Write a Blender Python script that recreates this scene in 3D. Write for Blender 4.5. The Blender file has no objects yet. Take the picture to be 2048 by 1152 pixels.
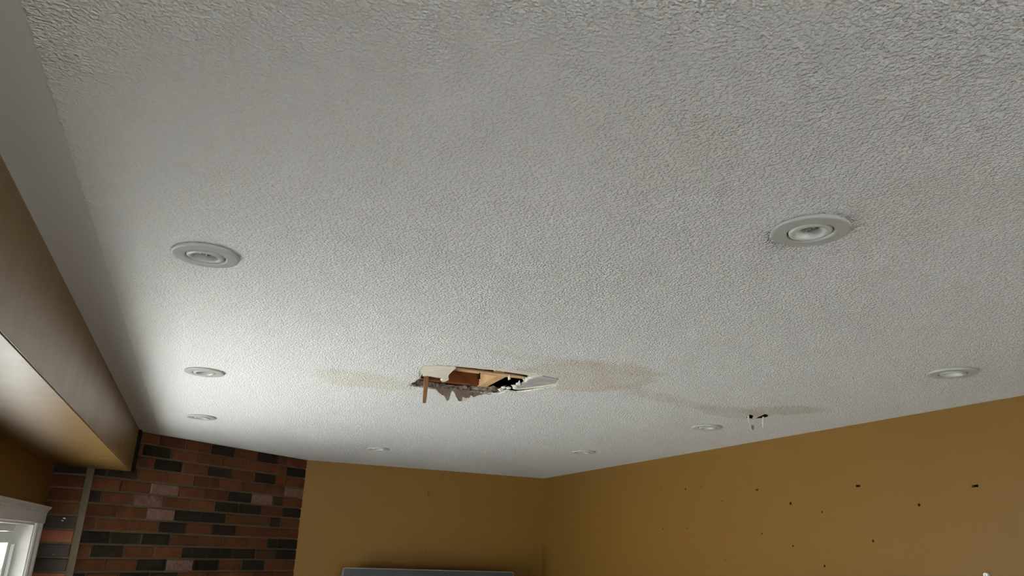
import bpy, bmesh, math, random
from mathutils import Vector, Matrix, noise
from mathutils.geometry import delaunay_2d_cdt
random.seed(7)
S = bpy.context.scene
COL = S.collection

# ------------------------------------------------------------------ camera
CZ = 1.83                      # eye height
H = 2.40                       # ceiling height
cd = bpy.data.cameras.new('camera'); cam = bpy.data.objects.new('camera', cd); COL.objects.link(cam)
r = Vector((0.93030423, -0.3650847, 0.03531567)); u = Vector((-0.14919969, -0.28870655, 0.94572088)); f = Vector((0.33507236, 0.88507722, 0.32305545))
M = Matrix((r, u, -f)).transposed().to_4x4(); M.translation = Vector((0, 0, CZ))
cam.matrix_world = M
cd.sensor_fit = 'HORIZONTAL'; cd.sensor_width = 36; cd.lens = 27.06; cd.clip_start = 0.02; cd.clip_end = 200
S.camera = cam

# ------------------------------------------------------------------ world: even overcast sky
w = bpy.data.worlds.new('overcast_sky'); S.world = w; w.use_nodes = True
bg = w.node_tree.nodes['Background']; bg.inputs[0].default_value = (0.93, 1.0, 0.985, 1); bg.inputs[1].default_value = 0.85
S.view_settings.view_transform = 'Standard'; S.view_settings.look = 'None'
S.view_settings.gamma = 1; S.view_settings.use_curve_mapping = False
S.view_settings.exposure = 0.10
# added sun high behind the house: lights the snow as uplight, never the room
sl = bpy.data.lights.new('uplight_sun', 'SUN'); sl.energy = 52; sl.angle = .0093; sl.color = (1, .985, .95)
so = bpy.data.objects.new('uplight_sun', sl); COL.objects.link(so); so.rotation_euler = Vector((.25, .74, 1.0)).to_track_quat('Z', 'Y').to_euler()

# room planes (metres)
XL, XR, YN = -0.74, 2.588, -2.6
PK = Vector((0.672, 5.832)); KD = Vector((0.7463, 0.6656)); KN = Vector((0.6656, -0.7463))   # brick wall: end point, direction, normal into room
LJ = 1.678                                    # length of the angled brick face
J = PK - KD * LJ
CR = Vector((XR, 5.932))                      # far right corner
WIN = (1.95, 4.50, 0.06, 1.877)               # window opening on the left wall: y0, y1, z0, z1
WINB = (-0.3, 2.1, 0.25, 2.05)                 # fill window added in the wall behind: x0, x1, z0, z1
WT = 0.16

def portal(name, loc, rot, sx, sy):
    L = bpy.data.lights.new(name, 'AREA'); L.shape = 'RECTANGLE'; L.size = sx; L.size_y = sy
    L.cycles.is_portal = True
    o = bpy.data.objects.new(name, L); COL.objects.link(o); o.location = loc; o.rotation_euler = rot
portal('window_portal', (XL - WT - .02, (WIN[0] + WIN[1]) / 2, (WIN[2] + WIN[3]) / 2), (math.pi / 2, 0, -math.pi / 2), WIN[1] - WIN[0], WIN[3] - WIN[2])
portal('fill_window_portal', ((WINB[0] + WINB[1]) / 2, YN - WT - .02, (WINB[2] + WINB[3]) / 2), (math.pi / 2, 0, 0), WINB[1] - WINB[0], WINB[3] - WINB[2])

# ------------------------------------------------------------------ helpers
def lin(c):
    return tuple(((x / 255) / 12.92 if x / 255 <= .04045 else ((x / 255 + .055) / 1.055) ** 2.4) for x in c)

def mat(name, rgb, rough=.6, spec=.5, metal=0, bump=None, var=None, trans=0, coat=0):
    m = bpy.data.materials.new(name); m.use_nodes = True; nt = m.node_tree; b = nt.nodes['Principled BSDF']
    b.inputs['Base Color'].default_value = (*rgb, 1); b.inputs['Roughness'].default_value = rough
    b.inputs['Specular IOR Level'].default_value = spec; b.inputs['Metallic'].default_value = metal
    b.inputs['Transmission Weight'].default_value = trans; b.inputs['Coat Weight'].default_value = coat
    tc = nt.nodes.new('ShaderNodeTexCoord')
    if var:            # (scale, rgb2, amount)
        n = nt.nodes.new('ShaderNodeTexNoise'); n.inputs['Scale'].default_value = var[0]; n.inputs['Detail'].default_value = 5
        nt.links.new(tc.outputs['Object'], n.inputs['Vector'])
        rp = nt.nodes.new('ShaderNodeMapRange'); rp.inputs[1].default_value = .35; rp.inputs[2].default_value = .65
        rp.inputs[4].default_value = var[2]
        nt.links.new(n.outputs[0], rp.inputs[0])
        mx = nt.nodes.new('ShaderNodeMix'); mx.data_type = 'RGBA'
        mx.inputs[6].default_value = (*rgb, 1); mx.inputs[7].default_value = (*var[1], 1)
        nt.links.new(rp.outputs[0], mx.inputs[0]); nt.links.new(mx.outputs[2], b.inputs['Base Color'])
    if bump:           # (scale, distance, strength)
        n = nt.nodes.new('ShaderNodeTexNoise'); n.inputs['Scale'].default_value = bump[0]; n.inputs['Detail'].default_value = 4
        nt.links.new(tc.outputs['Object'], n.inputs['Vector'])
        bp = nt.nodes.new('ShaderNodeBump'); bp.inputs['Distance'].default_value = bump[1]; bp.inputs['Strength'].default_value = bump[2]
        nt.links.new(n.outputs[0], bp.inputs['Height']); nt.links.new(bp.outputs[0], b.inputs['Normal'])
    return m

def obj(name, bm, m=None, parent=None, loc=None, kind=None, smooth=False, label=None):
    me = bpy.data.meshes.new(name)
    bmesh.ops.recalc_face_normals(bm, faces=bm.faces)
    bm.to_mesh(me); bm.free()
    if smooth:
        me.polygons.foreach_set('use_smooth', [True] * len(me.polygons))
    o = bpy.data.objects.new(name, me); COL.objects.link(o)
    if m: me.materials.append(m)
    if parent: o.parent = parent
    if loc is not None: o.location = loc
    if kind: o['kind'] = kind
    if label: o['label'] = label
    return o

def add_box(bm, a, b, bev=0):
    vs = [bm.verts.new((x, y, z)) for x in (a[0], b[0]) for y in (a[1], b[1]) for z in (a[2], b[2])]
    fs = [bm.faces.new([vs[i] for i in q]) for q in ((0, 1, 3, 2), (4, 6, 7, 5), (0, 4, 5, 1), (2, 3, 7, 6), (0, 2, 6, 4), (1, 5, 7, 3))]
    if bev:
        es = list({e for fc in fs for e in fc.edges})
        bmesh.ops.bevel(bm, geom=es, offset=bev, segments=2, affect='EDGES', profile=.5)

def box(a, b, bev=0):
    bm = bmesh.new(); add_box(bm, a, b, bev); return bm

def add_prism(bm, pts, z0, z1, axis='z'):
    """closed prism from a 2-D outline"""
    def P(p, h):
        return {'z': (p[0], p[1], h), 'x': (h, p[0], p[1]), 'y': (p[0], h, p[1])}[axis]
    a = [bm.verts.new(P(p, z0)) for p in pts]; b = [bm.verts.new(P(p, z1)) for p in pts]
    n = len(pts)
    bm.faces.new(a); bm.faces.new(b[::-1])
    for i in range(n):
        bm.faces.new((a[i], a[(i + 1) % n], b[(i + 1) % n], b[i]))

def prism(pts, z0, z1, axis='z'):
    bm = bmesh.new(); add_prism(bm, pts, z0, z1, axis); return bm

def lathe(profile, n=64, closed=False):
    bm = bmesh.new(); rings = []
    for (rr, z) in profile:
        if rr < 1e-6: rings.append([bm.verts.new((0, 0, z))])
        else: rings.append([bm.verts.new((rr * math.cos(2 * math.pi * i / n), rr * math.sin(2 * math.pi * i / n), z)) for i in range(n)])
    for a, b in zip(rings, rings[1:]):
        for i in range(n):
            j = (i + 1) % n
            if len(a) == 1: bm.faces.new((a[0], b[j], b[i]))
            elif len(b) == 1: bm.faces.new((a[i], a[j], b[0]))
            else: bm.faces.new((a[i], a[j], b[j], b[i]))
    return bm

def circle(cx, cy, rr, n=32):
    return [(cx + rr * math.cos(2 * math.pi * i / n), cy + rr * math.sin(2 * math.pi * i / n)) for i in range(n)]

def inside(p, poly):
    c = False; n = len(poly)
    for i in range(n):
        x1, y1 = poly[i]; x2, y2 = poly[(i + 1) % n]
        if (y1 > p[1]) != (y2 > p[1]) and p[0] < (x2 - x1) * (p[1] - y1) / (y2 - y1) + x1: c = not c
    return c

def sheet(outline, holes, z0, z1, plane='z', extra=()):
    """a slab with real holes: constrained triangulation of outline minus holes between z0 and z1"""
    pts = []; edges = []
    for poly in [outline] + list(holes):
        k = len(pts); pts += [Vector(p) for p in poly]; edges += [(k + i, k + (i + 1) % len(poly)) for i in range(len(poly))]
    pts += [Vector(p) for p in extra]
    V, E, F, *_ = delaunay_2d_cdt(pts, edges, [], 0, 1e-7)
    keep = []
    for t in F:
        c = (sum(V[i].x for i in t) / len(t), sum(V[i].y for i in t) / len(t))
        if inside(c, outline) and not any(inside(c, h) for h in holes): keep.append(t)
    def P(v, h):
        return {'z': (v.x, v.y, h), 'x': (h, v.x, v.y), 'y': (v.x, h, v.y)}[plane]
    bm = bmesh.new()
    lo = {}; hi = {}; cnt = {}
    for t in keep:
        for i in t:
            if i not in lo: lo[i] = bm.verts.new(P(V[i], z0)); hi[i] = bm.verts.new(P(V[i], z1))
        bm.faces.new([lo[i] for i in t]); bm.faces.new([hi[i] for i in reversed(t)])
        for a, b in zip(t, list(t[1:]) + [t[0]]): cnt[frozenset((a, b))] = cnt.get(frozenset((a, b)), 0) + 1
    for e, c in cnt.items():
        if c == 1:
            a, b = tuple(e); bm.faces.new((lo[a], lo[b], hi[b], hi[a]))
    return bm

def rough_line(pts, step, amp, seed=0, closed=True):
    """resample an outline and roughen it like a torn edge"""
    out = []; n = len(pts)
    for i in range(n if closed else n - 1):
        a = Vector(pts[i]); b = Vector(pts[(i + 1) % n]); d = b - a; L = d.length
        if L < 1e-9: continue
        nrm = Vector((-d.y, d.x)) / L; k = max(1, int(L / step))
        for j in range(k):
            p = a + d * (j / k); v = noise.noise(Vector((p.x * 90 + seed, p.y * 90, seed))) + .6 * noise.noise(Vector((p.x * 260, p.y * 260 + seed, 3)))
            out.append(tuple(p + nrm * v * amp * (0 if j == 0 else 1)))
    if not closed: out.append(tuple(pts[-1]))
    return out

def thing(name, label, cat, loc, rotz=0, group=None):
    o = bpy.data.objects.new(name, None); COL.objects.link(o); o.location = loc; o.rotation_euler = (0, 0, rotz)
    o.empty_display_size = .05
    o['label'] = label; o['category'] = cat
    if group: o['group'] = group
    return o

# ------------------------------------------------------------------ materials
M_wall = mat('ochre_satin_paint', (.190, .100, .019), rough=.5, spec=.28, bump=(220, .0006, .35))
M_beam = mat('ochre_beam_paint', (.20, .112, .026), rough=.34, spec=.7, bump=(26, .0015, .25))
M_floor = mat('oak_floor', (.20, .15, .11), rough=.45, var=(3, (.15, .11, .08), .6))
M_smooth = mat('smooth_ceiling_paint', (.72, .71, .68), rough=.55, spec=.3, bump=(40, .0008, .3))
M_trimwhite = mat('white_trim_paint', (.74, .72, .70), rough=.35, spec=.5, var=(30, (.62, .60, .57), .5))
M_vinyl = mat('white_vinyl', (.83, .85, .84), rough=.35)
M_mortar = mat('brown_mortar', (.115, .090, .058), rough=.95, spec=.1, bump=(180, .002, .8), var=(25, (.095, .074, .048), .8))
M_lampwhite = mat('lamp_white_enamel', (.46, .465, .45), rough=.42, spec=.5)
M_gimbal = mat('gimbal_enamel', (.52, .53, .50), rough=.35, spec=.5)
M_dark = mat('dark_recess_shade', (.012, .010, .008), rough=.9, spec=.1)
M_wood = mat('pine_framing', (.62, .40, .22), rough=.8, spec=.2, var=(18, (.5, .29, .14), .8))
M_woodd = mat('stained_brown_framing', (.20, .060, .016), rough=.8, spec=.2, var=(14, (.10, .028, .008), .9))
M_woodk = mat('shade_dark_framing', (.075, .032, .014), rough=.9, spec=.1, var=(14, (.04, .016, .008), .9))  # shade on the joist front is put into this darker colour
M_subfl = mat('dark_subfloor', (.10, .04, .02), rough=.9, spec=.1)
M_board = mat('gypsum_board_paper', (.68, .64, .54), rough=.85, spec=.15, bump=(50, .001, .3), var=(30, (.58, .53, .42), .7))
M_core = mat('gypsum_core', (.40, .345, .29), rough=.95, spec=.05, bump=(160, .003, 1), var=(70, (.12, .085, .06), .95))
M_backpaper = mat('torn_brown_paper', (.20, .145, .105), rough=.9, spec=.1, bump=(90, .002, .8), var=(40, (.30, .24, .19), .8))
M_kraft = mat('brown_kraft_strip', (.34, .19, .095), rough=.8, spec=.2, var=(60, (.22, .11, .05), .8))
M_gyp = mat('white_gypsum', (.82, .80, .76), rough=.9, spec=.1, bump=(150, .003, 1))
M_greyboard = mat('damp_grey_board', (.47, .46, .43), rough=.85, spec=.15, var=(16, (.33, .32, .30), .9))

def stipple():
    m = bpy.data.materials.new('stippled_ceiling'); m.use_nodes = True; nt = m.node_tree; N = nt.nodes; Lk = nt.links
    b = N['Principled BSDF']; b.inputs['Roughness'].default_value = .92; b.inputs['Specular IOR Level'].default_value = .12
    tc = N.new('ShaderNodeTexCoord')
    def math_(op, a, b_=None, c=None, clamp=False):
        n = N.new('ShaderNodeMath'); n.operation = op; n.use_clamp = clamp
        for i, x in enumerate((a, b_, c)):
            if x is None: continue
            if isinstance(x, (int, float)): n.inputs[i].default_value = x
            else: Lk.new(x, n.inputs[i])
        return n.outputs[0]
    def nz(scale, det, rough=.5, off=0):
        n = N.new('ShaderNodeTexNoise'); n.inputs['Scale'].default_value = scale; n.inputs['Detail'].default_value = det; n.inputs['Roughness'].default_value = rough
        if off:
            mp = N.new('ShaderNodeMapping'); mp.inputs['Location'].default_value = (off, off * 1.7, 0)
            Lk.new(tc.outputs['Object'], mp.inputs[0]); Lk.new(mp.outputs[0], n.inputs['Vector'])
        else: Lk.new(tc.outputs['Object'], n.inputs['Vector'])
        return n.outputs[0]
    # relief: irregular worm-like blobs about 8 mm apart
    bead = N.new('ShaderNodeMapRange'); bead.interpolation_type = 'SMOOTHSTEP'; Lk.new(nz(205, .8, .4), bead.inputs[0]); bead.inputs[1].default_value = .36; bead.inputs[2].default_value = .68
    hgt = math_('ADD', math_('ADD', math_('MULTIPLY', bead.outputs[0], .50), math_('MULTIPLY', nz(340, 1.5, .5, 3.3), .34)), math_('MULTIPLY', nz(90, 1, .5, 9.1), .30))
    # texture fades out towards the beam, where it was brushed on thinly
    sp = N.new('ShaderNodeSeparateXYZ'); Lk.new(tc.outputs['Object'], sp.inputs[0])
    fr = N.new('ShaderNodeMapRange'); Lk.new(sp.outputs[0], fr.inputs[0]); fr.inputs[1].default_value = -.28; fr.inputs[2].default_value = .75
    fr.inputs[3].default_value = .38; fr.inputs[4].default_value = 1
    bp = N.new('ShaderNodeBump'); bp.inputs['Distance'].default_value = .0102
    Lk.new(fr.outputs[0], bp.inputs['Strength']); Lk.new(hgt, bp.inputs['Height']); Lk.new(bp.outputs[0], b.inputs['Normal'])
    # water stains with their own outlines (x, y, rx, ry, angle, inner, ring)
    col = (0.84, 0.835, 0.82, 1)
    cur = None
    warp = nz(6, 5, .65, 11)
    stains = [(.50, 2.77, .20, .15, .1, .32, .30, (.60, .52, .33)), (1.16, 2.32, .25, .24, -.3, .42, .42, (.60, .47, .29)), (1.05, 2.16, .30, .05, .05, .2, .2, (.60, .53, .38)),
              (1.55, 2.48, .36, .07, .35, .30, .12, (.60, .44, .28)), (1.98, 2.60, .22, .11, .3, .38, .2, (.58, .45, .31)), (2.10, 2.47, .17, .12, -.6, .45, .3, (.52, .42, .27)),
              (.55, .86, .16, .10, .4, .10, .06, (.58, .56, .42)), (.20, 1.42, .12, .05, .2, .08, .05, (.5, .5, .48)), (1.05, .85, .16, .16, 0, .12, .08, (.58, .57, .42))]
    for (x, y, rx, ry, an, inner, ring, tint) in stains:
        ca, sa = math.cos(an), math.sin(an)
        dx = math_('SUBTRACT', sp.outputs[0], x); dy = math_('SUBTRACT', sp.outputs[1], y)
        ux = math_('DIVIDE', math_('ADD', math_('MULTIPLY', dx, ca), math_('MULTIPLY', dy, sa)), rx)
        uy = math_('DIVIDE', math_('SUBTRACT', math_('MULTIPLY', dy, ca), math_('MULTIPLY', dx, sa)), ry)
        d = math_('SQRT', math_('ADD', math_('MULTIPLY', ux, ux), math_('MULTIPLY', uy, uy)))
        d = math_('ADD', d, math_('MULTIPLY', math_('SUBTRACT', warp, .5), 1.3))
        fill = N.new('ShaderNodeMapRange'); fill.interpolation_type = 'SMOOTHSTEP'; Lk.new(d, fill.inputs[0])
        fill.inputs[1].default_value = .45; fill.inputs[2].default_value = 1.15; fill.inputs[3].default_value = inner * .85; fill.inputs[4].default_value = 0
        rg = math_('MULTIPLY', math_('SUBTRACT', 1, math_('MULTIPLY', math_('ABSOLUTE', math_('SUBTRACT', d, .82)), 4), clamp=True), ring * .55)
        fac = math_('ADD', fill.outputs[0], rg, clamp=True)
        mx = N.new('ShaderNodeMix'); mx.data_type = 'RGBA'; Lk.new(fac, mx.inputs[0])
        if cur is None: mx.inputs[6].default_value = col
        else: Lk.new(cur, mx.inputs[6])
        mx.inputs[7].default_value = (*tint, 1); cur = mx.outputs[2]
    Lk.new(cur, b.inputs['Base Color'])
    return m
M_stip = stipple()

def brickmat(name, rgb, rgb2, pale=None):
    m = bpy.data.materials.new(name); m.use_nodes = True; nt = m.node_tree; N = nt.nodes; Lk = nt.links; b = N['Principled BSDF']
    b.inputs['Roughness'].default_value = .9; b.inputs['Specular IOR Level'].default_value = .15
    tc = N.new('ShaderNodeTexCoord'); oi = N.new('ShaderNodeObjectInfo')
    ad = N.new('ShaderNodeVectorMath'); ad.operation = 'ADD'; Lk.new(tc.outputs['Object'], ad.inputs[0])
    cb = N.new('ShaderNodeCombineXYZ'); 
    ml = N.new('ShaderNodeMath'); ml.operation = 'MULTIPLY'; ml.inputs[1].default_value = 40; Lk.new(oi.outputs['Random'], ml.inputs[0]); Lk.new(ml.outputs[0], cb.inputs[0]); Lk.new(ml.outputs[0], cb.inputs[2])
    Lk.new(cb.outputs[0], ad.inputs[1])
    n = N.new('ShaderNodeTexNoise'); n.inputs['Scale'].default_value = 14; n.inputs['Detail'].default_value = 6; Lk.new(ad.outputs[0], n.inputs['Vector'])
    n2 = N.new('ShaderNodeTexNoise'); n2.inputs['Scale'].default_value = 120; n2.inputs['Detail'].default_value = 4; Lk.new(ad.outputs[0], n2.inputs['Vector'])
    mx = N.new('ShaderNodeMix'); mx.data_type = 'RGBA'; mx.inputs[6].default_value = (*rgb, 1); mx.inputs[7].default_value = (*rgb2, 1)
    mr = N.new('ShaderNodeMapRange'); mr.inputs[1].default_value = .35; mr.inputs[2].default_value = .65; Lk.new(n.outputs[0], mr.inputs[0]); Lk.new(mr.outputs[0], mx.inputs[0])
    hs = N.new('ShaderNodeHueSaturation'); mv = N.new('ShaderNodeMapRange'); Lk.new(oi.outputs['Random'], mv.inputs[0]); mv.inputs[3].default_value = .72; mv.inputs[4].default_value = 1.2
    Lk.new(mv.outputs[0], hs.inputs['Value']); Lk.new(mx.outputs[2], hs.inputs['Color'])
    out = hs.outputs[0]
    if pale:
        mp = N.new('ShaderNodeMapping'); mp.inputs['Scale'].default_value = (26, 26, 22); Lk.new(ad.outputs[0], mp.inputs[0])
        n3 = N.new('ShaderNodeTexNoise'); n3.inputs['Scale'].default_value = 2.2; n3.inputs['Detail'].default_value = 5; Lk.new(mp.outputs[0], n3.inputs['Vector'])
        m3 = N.new('ShaderNodeMapRange'); m3.inputs[1].default_value = .30; m3.inputs[2].default_value = .62; Lk.new(n3.outputs[0], m3.inputs[0])
        m4 = N.new('ShaderNodeMix'); m4.data_type = 'RGBA'; Lk.new(m3.outputs[0], m4.inputs[0]); Lk.new(out, m4.inputs[6]); m4.inputs[7].default_value = (*pale, 1); out = m4.outputs[2]
    Lk.new(out, b.inputs['Base Color'])
    bp = N.new('ShaderNodeBump'); bp.inputs['Distance'].default_value = .003; bp.inputs['Strength'].default_value = .7; Lk.new(n2.outputs[0], bp.inputs['Height']); Lk.new(bp.outputs[0], b.inputs['Normal'])
    return m
MB = {'R': brickmat('red_brick', (.112, .040, .015), (.080, .028, .011)),
      'D': brickmat('dark_brick', (.018, .012, .007), (.027, .019, .012)),
      'P': brickmat('limed_brick', (.17, .065, .042), (.13, .048, .030), pale=(.165, .105, .085)),
      'B': brickmat('brown_brick', (.085, .036, .014), (.06, .028, .010)),
      'G': brickmat('grey_brick', (.050, .040, .034), (.080, .064, .054)),
      'O': brickmat('orange_brick', (.30, .115, .060), (.21, .07, .038))}

nt = M_beam.node_tree; bb = nt.nodes['Principled BSDF']; tcn = nt.nodes.new('ShaderNodeTexCoord'); mpn = nt.nodes.new('ShaderNodeMapping'); mpn.inputs['Scale'].default_value = (3, 5, 2.6)
nn = nt.nodes.new('ShaderNodeTexNoise'); nn.inputs['Scale'].default_value = 1.6; nn.inputs['Detail'].default_value = 7; nn.inputs['Roughness'].default_value = .65
nt.links.new(tcn.outputs['Object'], mpn.inputs[0]); nt.links.new(mpn.outputs[0], nn.inputs['Vector'])
mrn = nt.nodes.new('ShaderNodeMapRange'); mrn.inputs[1].default_value = .3; mrn.inputs[2].default_value = .7; mrn.inputs[3].default_value = .30; mrn.inputs[4].default_value = .38
nt.links.new(nn.outputs[0], mrn.inputs[0]); nt.links.new(mrn.outputs[0], bb.inputs['Roughness'])

# ------------------------------------------------------------------ room shell
floor = obj('floor', box((XL - WT, YN - WT, -.12), (XR + .3, 6.3, 0)), M_floor, kind='structure')

LIGHTS = [(-0.067, 1.644), (-0.055, 2.915), (-0.056, 4.062), (0.970, 4.776), (2.051, 4.123), (2.098, 2.962), (2.087, 1.671), (0.948, 1.000)]
# outline of the break in the plasterboard
OPEN = [(.656, 2.746), (.662, 2.703), (.659, 2.619), (.649, 2.560), (.665, 2.545), (.698, 2.554), (.718, 2.551), (.728, 2.575), (.736, 2.598), (.743, 2.581), (.729, 2.520), (.722, 2.485), (.722, 2.446), (.719, 2.396),
        (.741, 2.390), (.781, 2.386), (.814, 2.389), (.839, 2.380), (.892, 2.385), (.941, 2.388), (.976, 2.395), (.995, 2.420),
        (1.040, 2.418), (1.090, 2.440), (1.118, 2.490), (1.112, 2.540), (1.078, 2.610), (1.044, 2.672), (1.020, 2.672), (1.000, 2.660), (.998, 2.733),
        (.959, 2.752), (.936, 2.761), (.891, 2.779), (.824, 2.796), (.752, 2.786), (.708, 2.784), (.672, 2.774)]
OPEN_R = rough_line(OPEN, .006, .0035, 2)
COATHOLE = rough_line([(.652, 2.752), (.656, 2.700), (.651, 2.610), (.634, 2.545), (.622, 2.500), (.616, 2.426), (.655, 2.392), (.711, 2.376), (.775, 2.340), (.858, 2.334), (.985, 2.334), (1.030, 2.352), (1.090, 2.385),
                       (1.128, 2.470), (1.126, 2.545), (1.088, 2.620), (1.046, 2.682), (1.010, 2.684), (1.006, 2.740), (.959, 2.758), (.936, 2.767), (.891, 2.786), (.824, 2.803), (.752, 2.793), (.708, 2.790), (.662, 2.780)], .006, .0045, 5)
SM1 = rough_line([(2.058, 2.606), (2.084, 2.618), (2.108, 2.650), (2.134, 2.690), (2.112, 2.694), (2.080, 2.662)], .006, .002, 1)
SM2 = rough_line([(2.146, 2.690), (2.122, 2.640), (2.104, 2.585), (2.098, 2.560), (2.128, 2.575), (2.160, 2.625), (2.160, 2.662)], .006, .002, 4)
y_at = lambda x: (PK + KD * ((x - PK.x) / KD.x)).y
CEIL = [(XL - .1, YN - .1), (XR + .08, YN - .1), (XR + .08, 6.05), (.60, 6.05), (XL - .1, 4.95)]
cans = [circle(x, y, .046, 24) for x, y in LIGHTS]
ceiling = obj('ceiling', sheet(CEIL, [OPEN_R, SM1, SM2] + cans, H, H + .017), M_smooth, kind='structure')
ceiling.data.materials.append(M_core); ceiling.data.materials.append(M_dark)
for p in ceiling.data.polygons:
    c = p.center
    if abs(p.normal.z) < .3 and .5 < c.x < 2.3 and 2.2 < c.y < 2.9: p.material_index = 2 if 1.0 < c.x else 1  # right-hand cut faces go near-black: crevice shade put into the colour
# the stippled coat: a thin layer with an uneven brushed edge
xs = XL
left = rough_line([(-.272, YN), (-.272, 4.84)], .012, .004, 9, closed=False)
pA = Vector((-.272, y_at(-.272) - .055)); pB = PK + KN * .025
edge = [(p[0], p[1]) for p in left] + rough_line([tuple(pA), tuple(pB)], .015, .004, 3, closed=False) + \
       rough_line([(PK.x + .02, PK.y - .028), (XR - .045, 5.932 - .045)], .015, .003, 8, closed=False) + rough_line([(XR - .030, 5.86), (XR - .030, YN)], .014, .003, 6, closed=False)
coat = obj('stippled_coat', sheet(edge, [COATHOLE, SM1, SM2] + [circle(x, y, .05, 24) for x, y in LIGHTS], H - .003, H + .0002), M_stip, ceiling, kind='stuff',
           label='rough off-white stippled texture with tan water stains')

# bare board around the break, sagging pieces and torn bits
def patch(pts, z, th, m, name, dz=lambda x, y: 0, lab=None, parent=None):
    bm = sheet(pts, [], z, z + th)
    for v in bm.verts: v.co.z -= dz(v.co.x, v.co.y)
    return obj(name, bm, m, parent or ceiling, label=lab)
# cream bare board at the near side of the break, creased and sagging at its free edge
crease = [(.640 + i * .004, 2.43 + .0 * i) for i in range(20)]
flap = [(.622, 2.478), (.620, 2.428), (.656, 2.396), (.712, 2.384), (.722, 2.402), (.724, 2.446), (.725, 2.486), (.731, 2.520), (.745, 2.560), (.741, 2.590), (.732, 2.598), (.728, 2.562), (.717, 2.548), (.698, 2.550), (.665, 2.541), (.648, 2.552), (.640, 2.520)]
patch(rough_line(flap, .005, .0015, 12), H - .0035, .003, M_board, 'bare_board', lambda x, y: .0005 + max(0, (y - 2.44)) * .06, 'cream board paper with a crease, bare of stipple')
strip = [(.714, 2.386), (.775, 2.346), (.858, 2.340), (.985, 2.340), (1.010, 2.372), (.985, 2.392), (.941, 2.384), (.892, 2.381), (.839, 2.376), (.781, 2.382), (.741, 2.386)]
patch(rough_line(strip, .005, .001, 13), H - .0015, .0012, M_board, 'bare_board', lab='narrow pale strip of board paper along the near edge of the break')
# large grey piece pushed up at the right of the break
def tilt(x, y): return -(.0045 * max(0, min(1, (y - 2.40) / .18))) + .002
piece = [(1.006, 2.424), (1.020, 2.372), (1.090, 2.392), (1.117, 2.486), (1.106, 2.538), (1.070, 2.600), (1.036, 2.650), (1.024, 2.640), (1.022, 2.560), (1.012, 2.500)]
patch(rough_line(piece, .007, .0015, 15), H - .001, .010, M_greyboard, 'pushed_up_board', tilt, 'damp grey board piece pushed up into the ceiling')
lip = [(1.112, 2.478), (1.120, 2.50), (1.112, 2.528), (1.072, 2.584), (1.038, 2.632), (1.024, 2.634), (1.024, 2.636), (1.040, 2.615), (1.070, 2.570), (1.096, 2.520)]
patch(rough_line(lip, .006, .001, 16), H - .0028, .003, M_board, 'bare_board', lambda x, y: .0, 'cream rim of peeled paper at the right of the break')
# jagged far rim: gypsum and paper left on the board edge
bm = bmesh.new()
far = [(.662, 2.770), (.690, 2.779), (.720, 2.782), (.752, 2.785), (.790, 2.790), (.824, 2.794), (.860, 2.786), (.891, 2.778), (.936, 2.760), (.962, 2.750), (.994, 2.734)]
fl = rough_line(far, .004, .0015, 21, closed=False)
rws = []
for k in range(6):
    t = k / 5; rw = []
    for i, p in enumerate(fl):
        q = Vector((p[0] * 110, k * 1.7, 4.2)); d = noise.noise(q) * .006 + noise.noise(q * 2.7) * .003
        if k == 2: d += .005                      # the seam between paper and gypsum is broken back
        zz = H - .002 + t * (.023 + .006 * noise.noise(Vector((p[0] * 60, 5, 0)))) + .002 * noise.noise(q * 1.9)
        rw.append(bm.verts.new((p[0], p[1] - .004 + d, zz)))
    rws.append(rw)
rws.append([bm.verts.new((p[0], p[1] + .012, H + .022)) for p in fl]); rws.append([bm.verts.new((p[0], p[1] + .012, H + .001)) for p in fl])
n = len(rws)
for k in range(n):
    a_ = rws[k]; b_ = rws[(k + 1) % n]
    for i in range(len(fl) - 1): bm.faces.new((a_[i], a_[i + 1], b_[i + 1], b_[i]))
obj('broken_board_edge', bm, M_core, ceiling, label='jagged grey-brown core of the far broken edge')

def hanging(pts, m, name, lab, bend=0.0, th=.003):
    """a torn flap: pts are (x, drop) along the hinge line, hung at y(x)"""
    bm = bmesh.new()
    yl = lambda x: 2.786 - abs(x - .81) * .12
    outline = rough_line(pts, .0025, .0022, 31, closed=True)
    bm = sheet(outline, [], 0, th, plane='y')
    for v in bm.verts:
        x, t, d = v.co.x, v.co.y, v.co.z
        v.co = Vector((x + .1 * d, yl(x) - .004 + t + bend * d, H - d))
    return obj(name, bm, m, ceiling, label=lab)
hanging([(.752, -.004), (.826, -.004), (.822, .010), (.815, .036), (.807, .042), (.798, .028), (.778, .018), (.765, .008)], M_backpaper, 'torn_flap', 'brown pointed paper flap with a white torn edge', .25)
hanging([(.829, -.004), (.905, -.004), (.900, .012), (.892, .022), (.874, .036), (.858, .041), (.846, .040), (.838, .022)], M_backpaper, 'torn_flap', 'widest grey-brown paper flap hanging from the far edge', -.15)
hanging([(.905, -.004), (.945, -.004), (.944, .006), (.926, .012), (.908, .020), (.900, .012)], M_backpaper, 'torn_flap', 'small brown paper flap at the right end of the far edge', .2)
hanging([(.800, .036), (.806, .030), (.811, .040), (.807, .047)], M_gyp, 'torn_flap', 'white torn tip of a paper flap', .25)
hanging([(.862, .024), (.872, .028), (.886, .026), (.872, .040), (.858, .044)], M_gyp, 'torn_flap', 'pale scuffed lower rim of the widest flap', -.25)
hanging([(.884, -.004), (.915, -.004), (.912, .008), (.905, .014), (.894, .016), (.886, .008)], M_core, 'torn_flap', 'mottled grey paper scrap over the widest flap', .05, .001)
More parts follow.
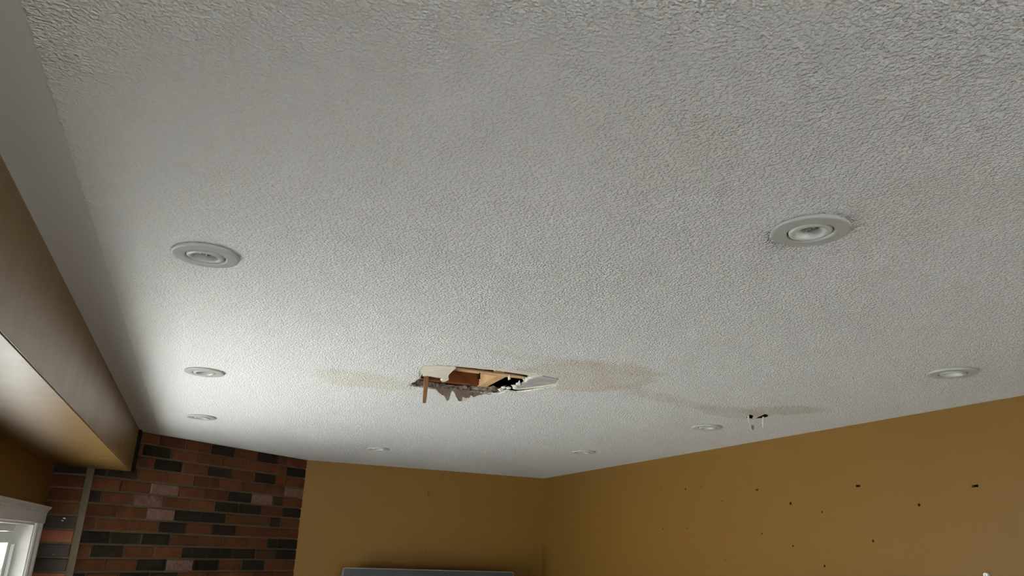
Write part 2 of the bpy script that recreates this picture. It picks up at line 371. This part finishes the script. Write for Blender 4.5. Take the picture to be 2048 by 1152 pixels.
hanging([(.925, -.004), (.990, -.004), (.985, .002), (.965, .006), (.940, .005)], M_core, 'torn_flap', 'low ragged grey rim at the right of the far edge', .2)
# brown strip hanging straight down at the left of the break
bm = bmesh.new(); prev = None
for k in range(13):
    t = k / 12; z = H + .022 - t * .122; wd = .0085 * (1 - .25 * (t > .85) * (t - .85) / .15) * (1 - .25 * t); cx = .664 + .004 * math.sin(t * 2.4) - .002 * t
    cy = 2.560 + .010 * math.sin(t * 2.6) ; tw = .25 * math.sin(t * 3)
    ring = [bm.verts.new((cx + sx * wd, cy + sy * .0022 + sx * wd * tw * .5, z)) for sx, sy in ((-1, -1), (1, -1), (1, 1), (-1, 1))]
    if prev:
        for i in range(4): bm.faces.new((prev[i], prev[(i + 1) % 4], ring[(i + 1) % 4], ring[i]))
    else: bm.faces.new(ring)
    prev = ring
bm.faces.new(prev[::-1])
obj('hanging_strip', bm, M_kraft, ceiling, label='narrow brown strip of lath hanging down at the left of the break')

def lump(name, m, x, y, z, sx, sy, sz, seed, parent):
    bm = bmesh.new(); bmesh.ops.create_icosphere(bm, subdivisions=2, radius=1)
    for v in bm.verts:
        k = 1 + .55 * noise.noise(v.co * 1.7 + Vector((seed * 3.1, seed, 0))) + .25 * noise.noise(v.co * 4 + Vector((seed, 0, 7)))
        v.co = Vector((v.co.x * sx * k, v.co.y * sy * k, v.co.z * sz * k))
    o = obj(name, bm, m, parent, loc=(x, y, z)); o.rotation_euler = (0, 0, seed * 1.3); return o
chunks = [(.988, 2.690, .012, .014), (.984, 2.650, .010, .012), (1.002, 2.645, .012, .012), (1.006, 2.598, .011, .014), (1.003, 2.555, .008, .010), (1.024, 2.636, .013, .010), (1.016, 2.499, .009, .014), (1.003, 2.428, .012, .018),
          (1.012, 2.570, .007, .012), (1.004, 2.470, .006, .012), (.994, 2.710, .008, .010), (1.016, 2.418, .008, .014)]
crumb = random.Random(11)
for k in range(26):
    t = crumb.random(); x = 1.0 + crumb.uniform(-.012, .012); y = 2.42 + t * .30
    chunks.append((x + (.012 if t > .5 else 0), y, crumb.uniform(.002, .0045), crumb.uniform(.003, .007)))
for i, (x, y, a, b) in enumerate(chunks):
    lump('plaster_chunk', M_gyp, x, y, H + .003, a * .8, b * .8, .0045 if i < 12 else .003, i + 1, ceiling)
lump('plaster_chunk', M_gyp, .7335, 2.590, H - .004, .007, .014, .006, 22, ceiling)
lump('plaster_chunk', M_gyp, .645, 2.66, H + .002, .008, .020, .004, 25, ceiling)
for x, y in ((.80, 2.391), (.852, 2.388), (.921, 2.392), (.955, 2.395)):
    lump('plaster_chunk', M_gyp, x, y, H + .006, .006, .005, .005, x * 50, ceiling)

# second, small break: two torn paper tails
for (x, y, dxy, w_, dr, lab, m) in ((2.071, 2.636, .013, .0045, .046, 'white torn paper tail with a dark tip', M_gyp), (2.152, 2.640, -.004, .0032, .046, 'slim white torn paper tail', M_gyp)):
    bm = bmesh.new(); prev = None
    for k in range(9):
        t = k / 8; z = H + .002 - dr * t; wd = w_ * (1 - .65 * t) if dxy < 0 else w_ * (1 - .3 * t)
        cx = x + dxy * t; cy = y + .004 * math.sin(3 * t)
        ring = [bm.verts.new((cx + sx * wd, cy + sy * .0012, z)) for sx, sy in ((-1, -1), (1, -1), (1, 1), (-1, 1))]
        if prev:
            for i in range(4): bm.faces.new((prev[i], prev[(i + 1) % 4], ring[(i + 1) % 4], ring[i]))
        else: bm.faces.new(ring)
        prev = ring
    bm.faces.new(prev[::-1])
    obj('torn_tail', bm, m, ceiling, label=lab)
bm = prism([(2.081, .0), (2.092, -.002), (2.091, -.014), (2.086, -.022), (2.079, -.012)], 2.628, 2.631, 'y')
obj('torn_tail', bm, M_backpaper, ceiling, loc=(0, 0, H - .040), label='dark brown tip of torn paper')
# framing seen through the break
obj('strapping', box((.30, 2.500, H + .018), (1.40, 2.538, H + .0235), .0005), M_wood, ceiling, label='thin pale pine strapping across the near side of the break')
fr = obj('ceiling_joist', box((.30, 2.503, H + .0236), (1.40, 2.537, H + .20), .001), M_woodk, ceiling, label='joist above the pine strapping, coloured dark for shade')
obj('ceiling_joist', box((.30, 2.742, H + .022), (.935, 2.776, H + .21), .001), M_woodd, ceiling, label='red-brown joist face seen through the break')
obj('joist_block', box((.918, 2.539, H + .019), (.952, 2.760, H + .16), .001), M_wood, ceiling, label='light pine block running back between the joists')
obj('ceiling_joist', box((.30, 3.10, H + .018), (1.60, 3.14, H + .21), .001), M_woodd, ceiling, label='dark joist deep in the ceiling void')
obj('wood_scrap', prism([(.850, 2.394), (.893, 2.392), (.905, 2.440), (.866, 2.436)], H + .006, H + .017), M_kraft, ceiling, label='small brown scrap of lath under the pine joist')
obj('nail', prism(circle(.846, 2.522, .0022, 8), H - .002, H + .018), M_dark, ceiling)
obj('nail', lathe([(0, 0), (.004, .0), (.004, -.002), (0, -.002)], 10), M_dark, ceiling, loc=(.846, 2.522, H - .001))
lump('plaster_chunk', M_gyp, .945, 2.49, H + .006, .0045, .0045, .009, 33, ceiling)
sub = obj('subfloor', box((XL - WT, YN - WT, H + .21), (XR + .3, 6.3, H + .23)), M_subfl, kind='structure')

# left wall with the window opening, set under the beam
def wall_with_opening(name, x0, x1, y0, y1, z0, z1, op, m):
    bm = bmesh.new(); a, b, c, d = op
    add_box(bm, (x0, y0, z0), (x1, a, z1)); add_box(bm, (x0, b, z0), (x1, y1, z1)); add_box(bm, (x0, a, d), (x1, b, z1))
    if c > z0: add_box(bm, (x0, a, z0), (x1, b, c))
    return obj(name, bm, m, kind='structure')
wall_left = wall_with_opening('wall_left', XL - WT, XL, YN, 4.95, 0, H + .22, WIN, M_wall)
bm = bmesh.new()
a, b, c, d = WINB
add_box(bm, (XL - WT, YN - WT, 0), (a, YN, H + .22)); add_box(bm, (b, YN - WT, 0), (XR + WT, YN, H + .22)); add_box(bm, (a, YN - WT, d), (b, YN, H + .22)); add_box(bm, (a, YN - WT, 0), (b, YN, c))
obj('wall_behind', bm, M_wall, kind='structure')

# wall_right: plasterboard skin with real screw holes
HOLES = [(4.155, .387, .0045), (3.893, .373, .005), (3.740, .372, .005), (3.554, .291, .0045), (3.264, .333, .0055), (3.256, .333, .0055), (3.024, .258, .007), (2.824, .213, .0045),
         (2.594, .3135, .006), (2.606, .313, .006), (2.303, .224, .006), (2.044, .2805, .006), (2.052, .280, .006), (2.060, .2795, .006), (4.145, .155, .004), (3.887, .158, .005), (3.244, .124, .005), (3.030, .068, .0055),
         (2.551, .091, .006), (3.554, -.006, .004), (2.839, -.014, .006), (2.296, .113, .002), (4.135, -.071, .003), (2.050, -.024, .006)]
def merged_holes(hs):
    out = []; used = set()
    for i, hh in enumerate(hs):
        if i in used: continue
        grp = [hh]
        for j in range(i + 1, len(hs)):
            if j not in used and abs(hs[j][0] - hh[0]) < .02 and abs(hs[j][1] - hh[1]) < .02: grp.append(hs[j]); used.add(j)
        out.append(grp)
    return out
def grp_outline(g, zc=CZ):
    if len(g) == 1:
        x, z, rr = g[0]; return [(x + rr * math.cos(2 * math.pi * k / 10) * (1 + .15 * math.sin(k * 2.3)), zc + z + rr * math.sin(2 * math.pi * k / 10)) for k in range(10)]
    xa = min(q[0] for q in g); xb = max(q[0] for q in g); z = g[0][1] + zc; rr = g[0][2]
    return [(xa - rr, z - rr * .4), (xa - rr * .5, z - rr * .9), ((xa + xb) / 2, z - rr * .6), (xb + rr * .5, z - rr), (xb + rr, z - rr * .3), (xb + rr, z + rr * .5), (xb + rr * .4, z + rr * .9), ((xa + xb) / 2, z + rr * .55), (xa - rr * .4, z + rr), (xa - rr, z + rr * .4)]
G = merged_holes(HOLES)
outs = [grp_outline(g) for g in G]
wall_right = obj('wall_right', sheet([(YN, 0), (6.1, 0), (6.1, H + .22), (YN, H + .22)], outs, XR, XR + .02, 'x'), M_wall, kind='structure')
for g, o_ in zip(G, outs):
    obj('screw_hole', prism(o_, XR + .012, XR + .03, 'x'), M_dark, wall_right)
obj('wall_core', box((XR + .031, YN, 0), (XR + .05, 6.1, H + .22)), M_dark, wall_right)
# white wall plug at the lower right
bm = lathe([(.0025, .002), (.0025, .009), (.004, .011), (.0075, .010), (.0085, .006), (.0075, 0), (.006, -.012), (.0, -.012)], 16)
pg = obj('wall_plug', bm, mat('white_nylon', (.9, .9, .88), .4), wall_right, loc=(XR - .003, 2.056, CZ - .021), label='white plastic plug left in the wall', smooth=True)
pg.rotation_euler = (0, -math.pi / 2, 0)

# wall_back: from the brick to the far corner, slightly out of square as measured
bd = (CR - PK).normalized(); bn = Vector((bd.y, -bd.x)); BL = (CR - PK).length
def backpt(x_along): return PK + bd * x_along
outs = []
BH = [(.934, .402, .0035), (.940, .376, .0042), (.929, .385, .0028), (.946, .386, .0030), (.919, -.027, .0035), (.944, -.030, .0045), (.950, -.038, .0035), (.980, -.026, .0040), (.944, -.020, .003)]
bm = sheet([(-.3, 0), (BL + .1, 0), (BL + .1, H + .22), (-.3, H + .22)], [[(x + rr * math.cos(2 * math.pi * k / 8), CZ + z + rr * math.sin(2 * math.pi * k / 8)) for k in range(8)] for x, z, rr in BH], 0, .02, 'y')
wall_back = obj('wall_back', bm, M_wall, kind='structure', loc=(PK.x, PK.y, 0)); wall_back.rotation_euler = (0, 0, math.atan2(bd.y, bd.x))
for x, z, rr in BH:
    obj('screw_hole', prism([(x + rr * math.cos(2 * math.pi * k / 8), CZ + z + rr * math.sin(2 * math.pi * k / 8)) for k in range(8)], .010, .024, 'y'), M_dark, wall_back)
obj('wall_core', box((-.3, .026, 0), (BL + .1, .04, H + .22)), M_dark, wall_back)

# ------------------------------------------------------------------ brick wall across the corner
M2 = Matrix(((KD.x, -KN.x, 0, J.x), (KD.y, -KN.y, 0, J.y), (0, 0, 1, 0), (0, 0, 0, 1)))    # local x along the face, local -y into the room
bm = box((.004, .004, 0), (LJ + .04, .12, H + .2))
wall_corner = obj('wall_corner', bm, M_mortar, kind='structure')
wall_corner.matrix_world = M2
def brick_mesh(L, Hh, D, seed, rough=0.0):
    bm = bmesh.new(); add_box(bm, (-L / 2, -D, -Hh / 2), (L / 2, 0, Hh / 2))
    rs = random.Random(seed)
    for v in bm.verts:
        v.co.x += rs.uniform(-.0013, .0013); v.co.z += rs.uniform(-.0012, .0012)
        if v.co.y < -D / 2: v.co.y += rs.uniform(-.0008, .0008)
    es = [e for e in bm.edges if all(v.co.y < -D / 2 for v in e.verts)]
    bmesh.ops.bevel(bm, geom=es, offset=.0022, segments=1, affect='EDGES')
    me = bpy.data.meshes.new('brick'); bmesh.ops.recalc_face_normals(bm, faces=bm.faces); bm.to_mesh(me); bm.free(); me.materials.append(MB['R']); return me
MOD = .1964; RH = .0689; BHH = RH - .0115
full = [brick_mesh(MOD - .011, BHH, .010, k) for k in range(6)]
half = [brick_mesh(MOD / 2 - .011, BHH, .010, 20 + k) for k in range(4)]
cut_full = [brick_mesh(MOD - .011, .0636 - .007, .010, 40 + k) for k in range(3)]; cut_half = [brick_mesh(MOD / 2 - .011, .0636 - .007, .010, 50 + k) for k in range(2)]
endw = LJ - (1.678 - .193) ; 
rows = ['RRRRDRDR', 'RRDRRRRR', 'RRDRDRDR', 'DDRRRRRB', 'RRPRRDPB', 'DRPRRDDR', 'RRPDDRBD', 'RRRDRDRR', 'DDDRRRRD', 'RDRRDDDB', 'RRDPDRDR', 'DRDDRRRR']
cols = 'RDRPRDRRDDRR'
X0 = LJ - .193 - 7.5 * MOD          # left joint of the running bond
def put(parent, me, code, x, z, y=0.0):
    o = bpy.data.objects.new('brick', me); COL.objects.link(o); o.parent = parent; o.location = (x, y + random.uniform(-.001, .001), z)
    o.material_slots[0].link = 'OBJECT'; o.material_slots[0].material = MB[code]
    return o
rng = random.Random(3)
NR = 20
for i in range(NR):
    zt = H - (0 if i == 0 else .0636 + (i - 1) * RH); zc = (zt + (H - .0636 - i * RH)) / 2 - (.0005 if i == 0 else 0)
    row = rows[i] if i < 12 else ''.join(rng.choice('RRRRDDPB') for _ in range(8))
    F = full if i else cut_full; Hf = half if i else cut_half
    x = X0
    for k in range(8):
        ishalf = (k == 7) if i % 2 == 0 else (k == 0)
        L = MOD / 2 if ishalf else MOD
        put(wall_corner, rng.choice(Hf if ishalf else F), row[k], x + L / 2, zc, .006); x += L
    put(wall_corner, rng.choice(F), cols[i] if i < 12 else rng.choice('RD'), LJ - .193 / 2 + .002, zc, .006)
bm = bmesh.new()
zt = H - .0636 - (NR - 1) * RH
i = NR
while zt - RH > 0:
    x = X0; zc = zt - RH / 2
    for k in range(9):
        ishalf = k < 8 and ((k == 7) if i % 2 == 0 else (k == 0)); L = MOD / 2 if ishalf else MOD
        add_box(bm, (x + .005, -.004, zc - BHH / 2), (x + L - .005, .006, zc + BHH / 2)); x += L
    zt -= RH; i += 1
obj('lower_brick_courses', bm, MB['R'], wall_corner, kind='stuff')

# short brick return beside the window: one stacked column facing the room
RW = J.x - XL
wall_return = obj('wall_return', box((0, .004, 0), (RW + .03, .10, H + .2)), M_mortar, kind='structure', loc=(XL, J.y, 0))
ret = [brick_mesh(RW - .008, BHH + .001, .014, 60 + k) for k in range(4)]
rc = {3: 'D', 4: 'R', 5: 'R', 6: 'B', 7: 'G', 8: 'O', 9: 'G', 10: 'G', 11: 'O'}
for i in range(34):
    zc = H - .0636 - i * RH + RH / 2
    put(wall_return, rng.choice(ret), rc.get(i, rng.choice('ROGR')), RW / 2 - .002, zc, .006)
# paint dabs left on the bricks
for (x, z, a, b) in ((.098, CZ + .078, .007, .003), (.092, CZ + .066, .005, .0025), (.085, CZ - .10, .002, .002)):
    o = lump('paint_dab', M_gyp, x, -.008, z, a, .0015, b, x * 40, wall_return)
    o.rotation_euler = (0, .3, 0)

# ------------------------------------------------------------------ beam (soffit) over the window wall
ZB = CZ + .339
bpts = [(XL - .02, YN), (-.380, YN), (-.380, 4.790), (-.556, 4.745), (XL - .02, 4.72)]
bm = prism(bpts, ZB, H + .004)
bmesh.ops.bevel(bm, geom=[e for e in bm.edges if all(abs(v.co.z - ZB) < 1e-5 and abs(v.co.x + .38) < 1e-5 for v in e.verts)], offset=.003, segments=3, affect='EDGES')
beam = obj('ceiling_beam', bm, M_beam, kind='structure')
obj('gap_shade_strip', prism([(-.384, 4.788), (-.366, 4.800), (-.366, 4.885), (-.384, 4.875)], ZB + .004, H - .003), M_dark, beam, label='dark strip for the shade between beam end and bricks')  # black strip added to stand for the shadow at the beam end

# ------------------------------------------------------------------ window_1: white casing, frame, sash, panes
win = bpy.data.objects.new('window_1', None); COL.objects.link(win); win.location = (XL, (WIN[0] + WIN[1]) / 2, WIN[2]); win['kind'] = 'structure'
def wp(name, bm, m, lab=None, par=None):
    o = obj(name, bm, m, par or win, label=lab); o.location = -Vector(win.location) if par is None else (0, 0, 0); return o
y0, y1, z0, z1 = WIN
CT = XL + .022
# head casing: flat board with stepped crown
hp = [(XL, z1), (XL + .020, z1), (XL + .022, z1 + .004), (XL + .022, z1 + .050), (XL + .026, z1 + .056), (XL + .026, z1 + .062), (XL + .034, z1 + .070), (XL + .038, z1 + .074), (XL + .038, z1 + .082), (XL, z1 + .082)]
bm = bmesh.new()
def hprism(bm, pts, ya, yb):
    a_ = [bm.verts.new((p[0], ya, p[1])) for p in pts]; b_ = [bm.verts.new((p[0], yb, p[1])) for p in pts]; n = len(pts)
    bm.faces.new(a_); bm.faces.new(b_[::-1])
    for i in range(n): bm.faces.new((a_[i], a_[(i + 1) % n], b_[(i + 1) % n], b_[i]))
hprism(bm, hp, y0 - .15, 4.665)
wp('head_casing', bm, M_trimwhite, 'white crown-topped head casing')
for ya, yb, nm in ((y1, 4.635, 1), (y0 - .13, y0, 0)):
    sp = [(ya, 0), (yb, 0)]
    bm = bmesh.new()
    prof = [(ya, XL), (ya, XL + .012), (ya + .012, XL + .018), (ya + .05, XL + .018), (ya + .058, XL + .010), (yb - .05, XL + .012), (yb - .03, XL + .022), (yb - .004, XL + .022), (yb, XL + .016), (yb, XL)] if nm else \
           [(ya, XL), (ya, XL + .02), (yb, XL + .014), (yb, XL)]
    add_prism(bm, [(p[1], p[0]) for p in prof], 0, z1)
    wp('side_casing', bm, M_trimwhite)
# jamb lining
bm = bmesh.new()
add_box(bm, (XL - WT, y1 - .012, z0), (XL + .004, y1 + .001, z1)); add_box(bm, (XL - WT, y0 - .001, z0), (XL + .004, y0 + .012, z1)); add_box(bm, (XL - WT, y0, z1 - .010), (XL + .004, y1, z1 + .001)); add_box(bm, (XL - WT, y0, z0 - .001), (XL + .004, y1, z0 + .03))
wp('jamb_lining', bm, M_trimwhite)
# vinyl frame, then two sliding sashes
def frame_bm(ya, yb, za, zb, xa, xb, wd):
    bm = bmesh.new()
    add_box(bm, (xa, ya, za), (xb, ya + wd, zb), .002); add_box(bm, (xa, yb - wd, za), (xb, yb, zb), .002); add_box(bm, (xa, ya + wd, zb - wd), (xb, yb - wd, zb), .002); add_box(bm, (xa, ya + wd, za), (xb, yb - wd, za + wd), .002)
    return bm
wp('window_frame', frame_bm(y0 + .012, y1 - .012, z0 + .03, z1 - .010, XL - .135, XL - .070, .032), M_vinyl)
ym = (y0 + y1) / 2
glassm = bpy.data.materials.new('clear_glass'); glassm.use_nodes = True
gb = glassm.node_tree.nodes['Principled BSDF']; gb.inputs['Transmission Weight'].default_value = 1; gb.inputs['Roughness'].default_value = 0; gb.inputs['IOR'].default_value = 1.0 + .45
gb.inputs['Base Color'].default_value = (.97, 1, .99, 1)
# thin glass so that daylight passes: mix of transparent and glossy by Fresnel
nt = glassm.node_tree; tr = nt.nodes.new('ShaderNodeBsdfTransparent'); gl = nt.nodes.new('ShaderNodeBsdfGlossy'); gl.inputs['Roughness'].default_value = 0.02
fz = nt.nodes.new('ShaderNodeFresnel'); fz.inputs['IOR'].default_value = 1.45; mxs = nt.nodes.new('ShaderNodeMixShader')
tr.inputs[0].default_value = (.96, .97, .97, 1)
ge = nt.nodes.new('ShaderNodeNewGeometry'); iv = nt.nodes.new('ShaderNodeMath'); iv.operation = 'SUBTRACT'; iv.inputs[0].default_value = 1; nt.links.new(ge.outputs['Backfacing'], iv.inputs[1])
mu = nt.nodes.new('ShaderNodeMath'); mu.operation = 'MULTIPLY'; nt.links.new(fz.outputs[0], mu.inputs[0]); nt.links.new(iv.outputs[0], mu.inputs[1])   # reflect on the front face only; the back face lets light out
nt.links.new(mu.outputs[0], mxs.inputs[0]); nt.links.new(tr.outputs[0], mxs.inputs[1]); nt.links.new(gl.outputs[0], mxs.inputs[2]); nt.links.new(mxs.outputs[0], nt.nodes['Material Output'].inputs[0])
for (ya, yb, xo) in ((ym - .03, y1 - .046, XL - .085), (y0 + .046, ym + .03, XL - .120)):
    s = wp('sash', frame_bm(ya, yb, z0 + .064, z1 - .044, xo - .014, xo + .014, .050), M_vinyl)
    g = obj('pane', box((xo - .003, ya + .046, z0 + .11), (xo + .003, yb - .046, z1 - .09)), glassm, s)
    bm = bmesh.new(); mz = z1 - .30
    for yy in (ya + (yb - ya) / 3, ya + 2 * (yb - ya) / 3, yb - .19): add_box(bm, (xo - .006, yy - .011, z0 + .11), (xo + .006, yy + .011, z1 - .09))
    for zz in (z1 - .22, z1 - .62, z1 - 1.02): add_box(bm, (xo - .0055, ya + .046, zz - .011), (xo + .0055, yb - .046, zz + .011))
    obj('muntins', bm, M_vinyl, s)
bm = bmesh.new(); add_box(bm, (XL - .068, y1 - .050, z1 - .95), (XL - .052, y1 - .036, z1 - .10), .002)
wp('lock_strip', bm, M_vinyl, 'white lock strip on the far edge of the sash')

# added_fill_window behind the viewpoint, unseen, added for fill light
win2 = bpy.data.objects.new('added_fill_window', None); COL.objects.link(win2); win2.location = ((WINB[0] + WINB[1]) / 2, YN, WINB[2]); win2['kind'] = 'structure'
a, b, c, d = WINB
bm = bmesh.new()
for q in (((a, YN - .1, c), (a + .06, YN - .04, d)), ((b - .06, YN - .1, c), (b, YN - .04, d)), ((a, YN - .1, c), (b, YN - .04, c + .06)), ((a, YN - .1, d - .06), (b, YN - .04, d)), (((a + b) / 2 - .03, YN - .1, c), ((a + b) / 2 + .03, YN - .04, d))): add_box(bm, *q)
o = obj('window_frame', bm, M_vinyl, win2); o.location = -Vector(win2.location)
o = obj('pane', box((a + .05, YN - .075, c + .05), (b - .05, YN - .069, d - .05)), glassm, win2); o.location = -Vector(win2.location)

# ground outside, snow cover added to bounce light up through the windows
obj('ground', box((-60, -60, -.5), (60, 60, -.32)), mat('pale_uplight_snow', (.78, .80, .80), .9, var=(1, (.68, .70, .70), .6)), kind='structure')

# ------------------------------------------------------------------ downlights
def make_downlight(label):
    t = thing('downlight', label, 'ceiling light', (0, 0, H - .003), 0, 'recessed downlights in the stippled ceiling')
    obj('trim_ring', lathe([(.0500, .003), (.0650, .003), (.0650, -.0010), (.0684, -.0020), (.0684, -.0044), (.0670, -.0066), (.0640, -.0076), (.0440, -.0082), (.0414, -.0074), (.0402, -.0050), (.0402, .030), (.0440, .030), (.0440, .002)], 72), M_lampwhite, t, smooth=False)
    obj('gimbal_ring', lathe([(.0380, .028), (.0380, -.0045), (.0372, -.0070), (.0350, -.0084), (.0300, -.0090), (.0272, -.0080), (.0255, -.0050), (.0238, .0020), (.0222, .0100), (.0218, .0200), (.0240, .028)], 72), M_gimbal, t, smooth=True)
    bm = lathe([(.0217, .0070), (.0205, .0050), (.0190, .0042), (.0120, .0034), (.0, .0030)], 40)
    lens = obj('lens', bm, M_lens, t, smooth=True)
    for k in range(4):
        an = math.pi / 4 + k * math.pi / 2
        bm = lathe([(.0062, .0038), (.0055, .0012), (.0035, -.0004), (0, -.0010)], 20)
        o = obj('lens_dome', bm, M_lens, lens, loc=(.0098 * math.cos(an), .0098 * math.sin(an), 0), smooth=True)
    obj('housing', lathe([(.0455, .004), (.0455, .060), (.0, .060)], 32), M_dark, t)
    return t
M_lens = mat('clear_ribbed_lens', (.17, .175, .15), rough=.10, spec=1.0, coat=1.0)
labs = ['downlight nearest the beam, in the left of the picture, clear of any other', 'downlight second from the brick wall in the row along the beam', 'downlight in the row along the beam closest to the brick wall',
        'downlight over the brick and ochre wall join, alone at the far end', 'downlight closest to the far right corner of the ochre walls', 'downlight just left of the small torn hole in the ceiling',
        'downlight at the right edge of the picture, above the ochre wall', 'largest-looking downlight, nearest the viewer in the upper right of the ceiling']
src = make_downlight(labs[0])
def copy_tree(o, parent=None):
    c = o.copy(); COL.objects.link(c)
    if parent: c.parent = parent
    for ch in list(o.children): copy_tree(ch, c)
    return c
for i, (x, y) in enumerate(LIGHTS):
    t = src if i == 0 else copy_tree(src)
    t.location = (x, y, H - .003); t['label'] = labs[i]; t.rotation_euler = (0, 0, .4 + i * 1.1)
    for ch in t.children:
        if ch.name.startswith('gimbal_ring') or ch.name.startswith('lens'):
            ch.rotation_euler = (.05 * math.cos(i * 2.1), .05 * math.sin(i * 2.1), 0)

# ------------------------------------------------------------------ television on the far wall
M_tvgrey = mat('dark_grey_bezel', (.040, .044, .050), rough=.45, spec=.5)
M_silver = mat('pale_silver_edge', (.24, .24, .235), rough=.4, metal=.3)
M_screen = mat('black_screen_glass', (.02, .022, .025), rough=.12, spec=.6)
TVW = 1.258; TVX = 1.600; TVY = 5.61; TVT = CZ - .150; TVH = .74
tv = thing('television', 'wide dark grey television with a thin silver edge mounted on the ochre wall', 'television', (TVX, TVY, TVT - TVH), math.atan2(bd.y, bd.x))
bm = bmesh.new()
hw = TVW / 2
add_box(bm, (-hw, 0, 0), (-hw + .045, .045, TVH), .002); add_box(bm, (hw - .045, 0, 0), (hw, .045, TVH), .002); add_box(bm, (-hw + .045, 0, TVH - .055), (hw - .045, .045, TVH), .002); add_box(bm, (-hw + .045, 0, 0), (hw - .045, .045, .075), .002)
obj('bezel', bm, M_tvgrey, tv)
bm = bmesh.new()
add_box(bm, (-hw - .003, -.003, TVH - .001), (hw + .003, .046, TVH + .003)); add_box(bm, (hw, -.003, 0), (hw + .004, .046, TVH)); add_box(bm, (-hw - .004, -.003, 0), (-hw, .046, TVH)); add_box(bm, (-hw, -.003, -.004), (hw, .046, 0))
obj('edge_trim', bm, M_silver, tv, label='thin pale silver edge')
obj('screen', box((-hw + .04, .006, .07), (hw - .04, .03, TVH - .05)), M_screen, tv)
obj('rear_housing', prism([(.045, .03), (.165, .10), (.165, TVH - .10), (.045, TVH - .004)], -hw + .004, hw - .004, 'x'), M_silver, tv, label='pale tapered housing behind the screen')
obj('wall_bracket', box((-.25, .165, .20), (.25, .262, .52)), M_dark, tv)
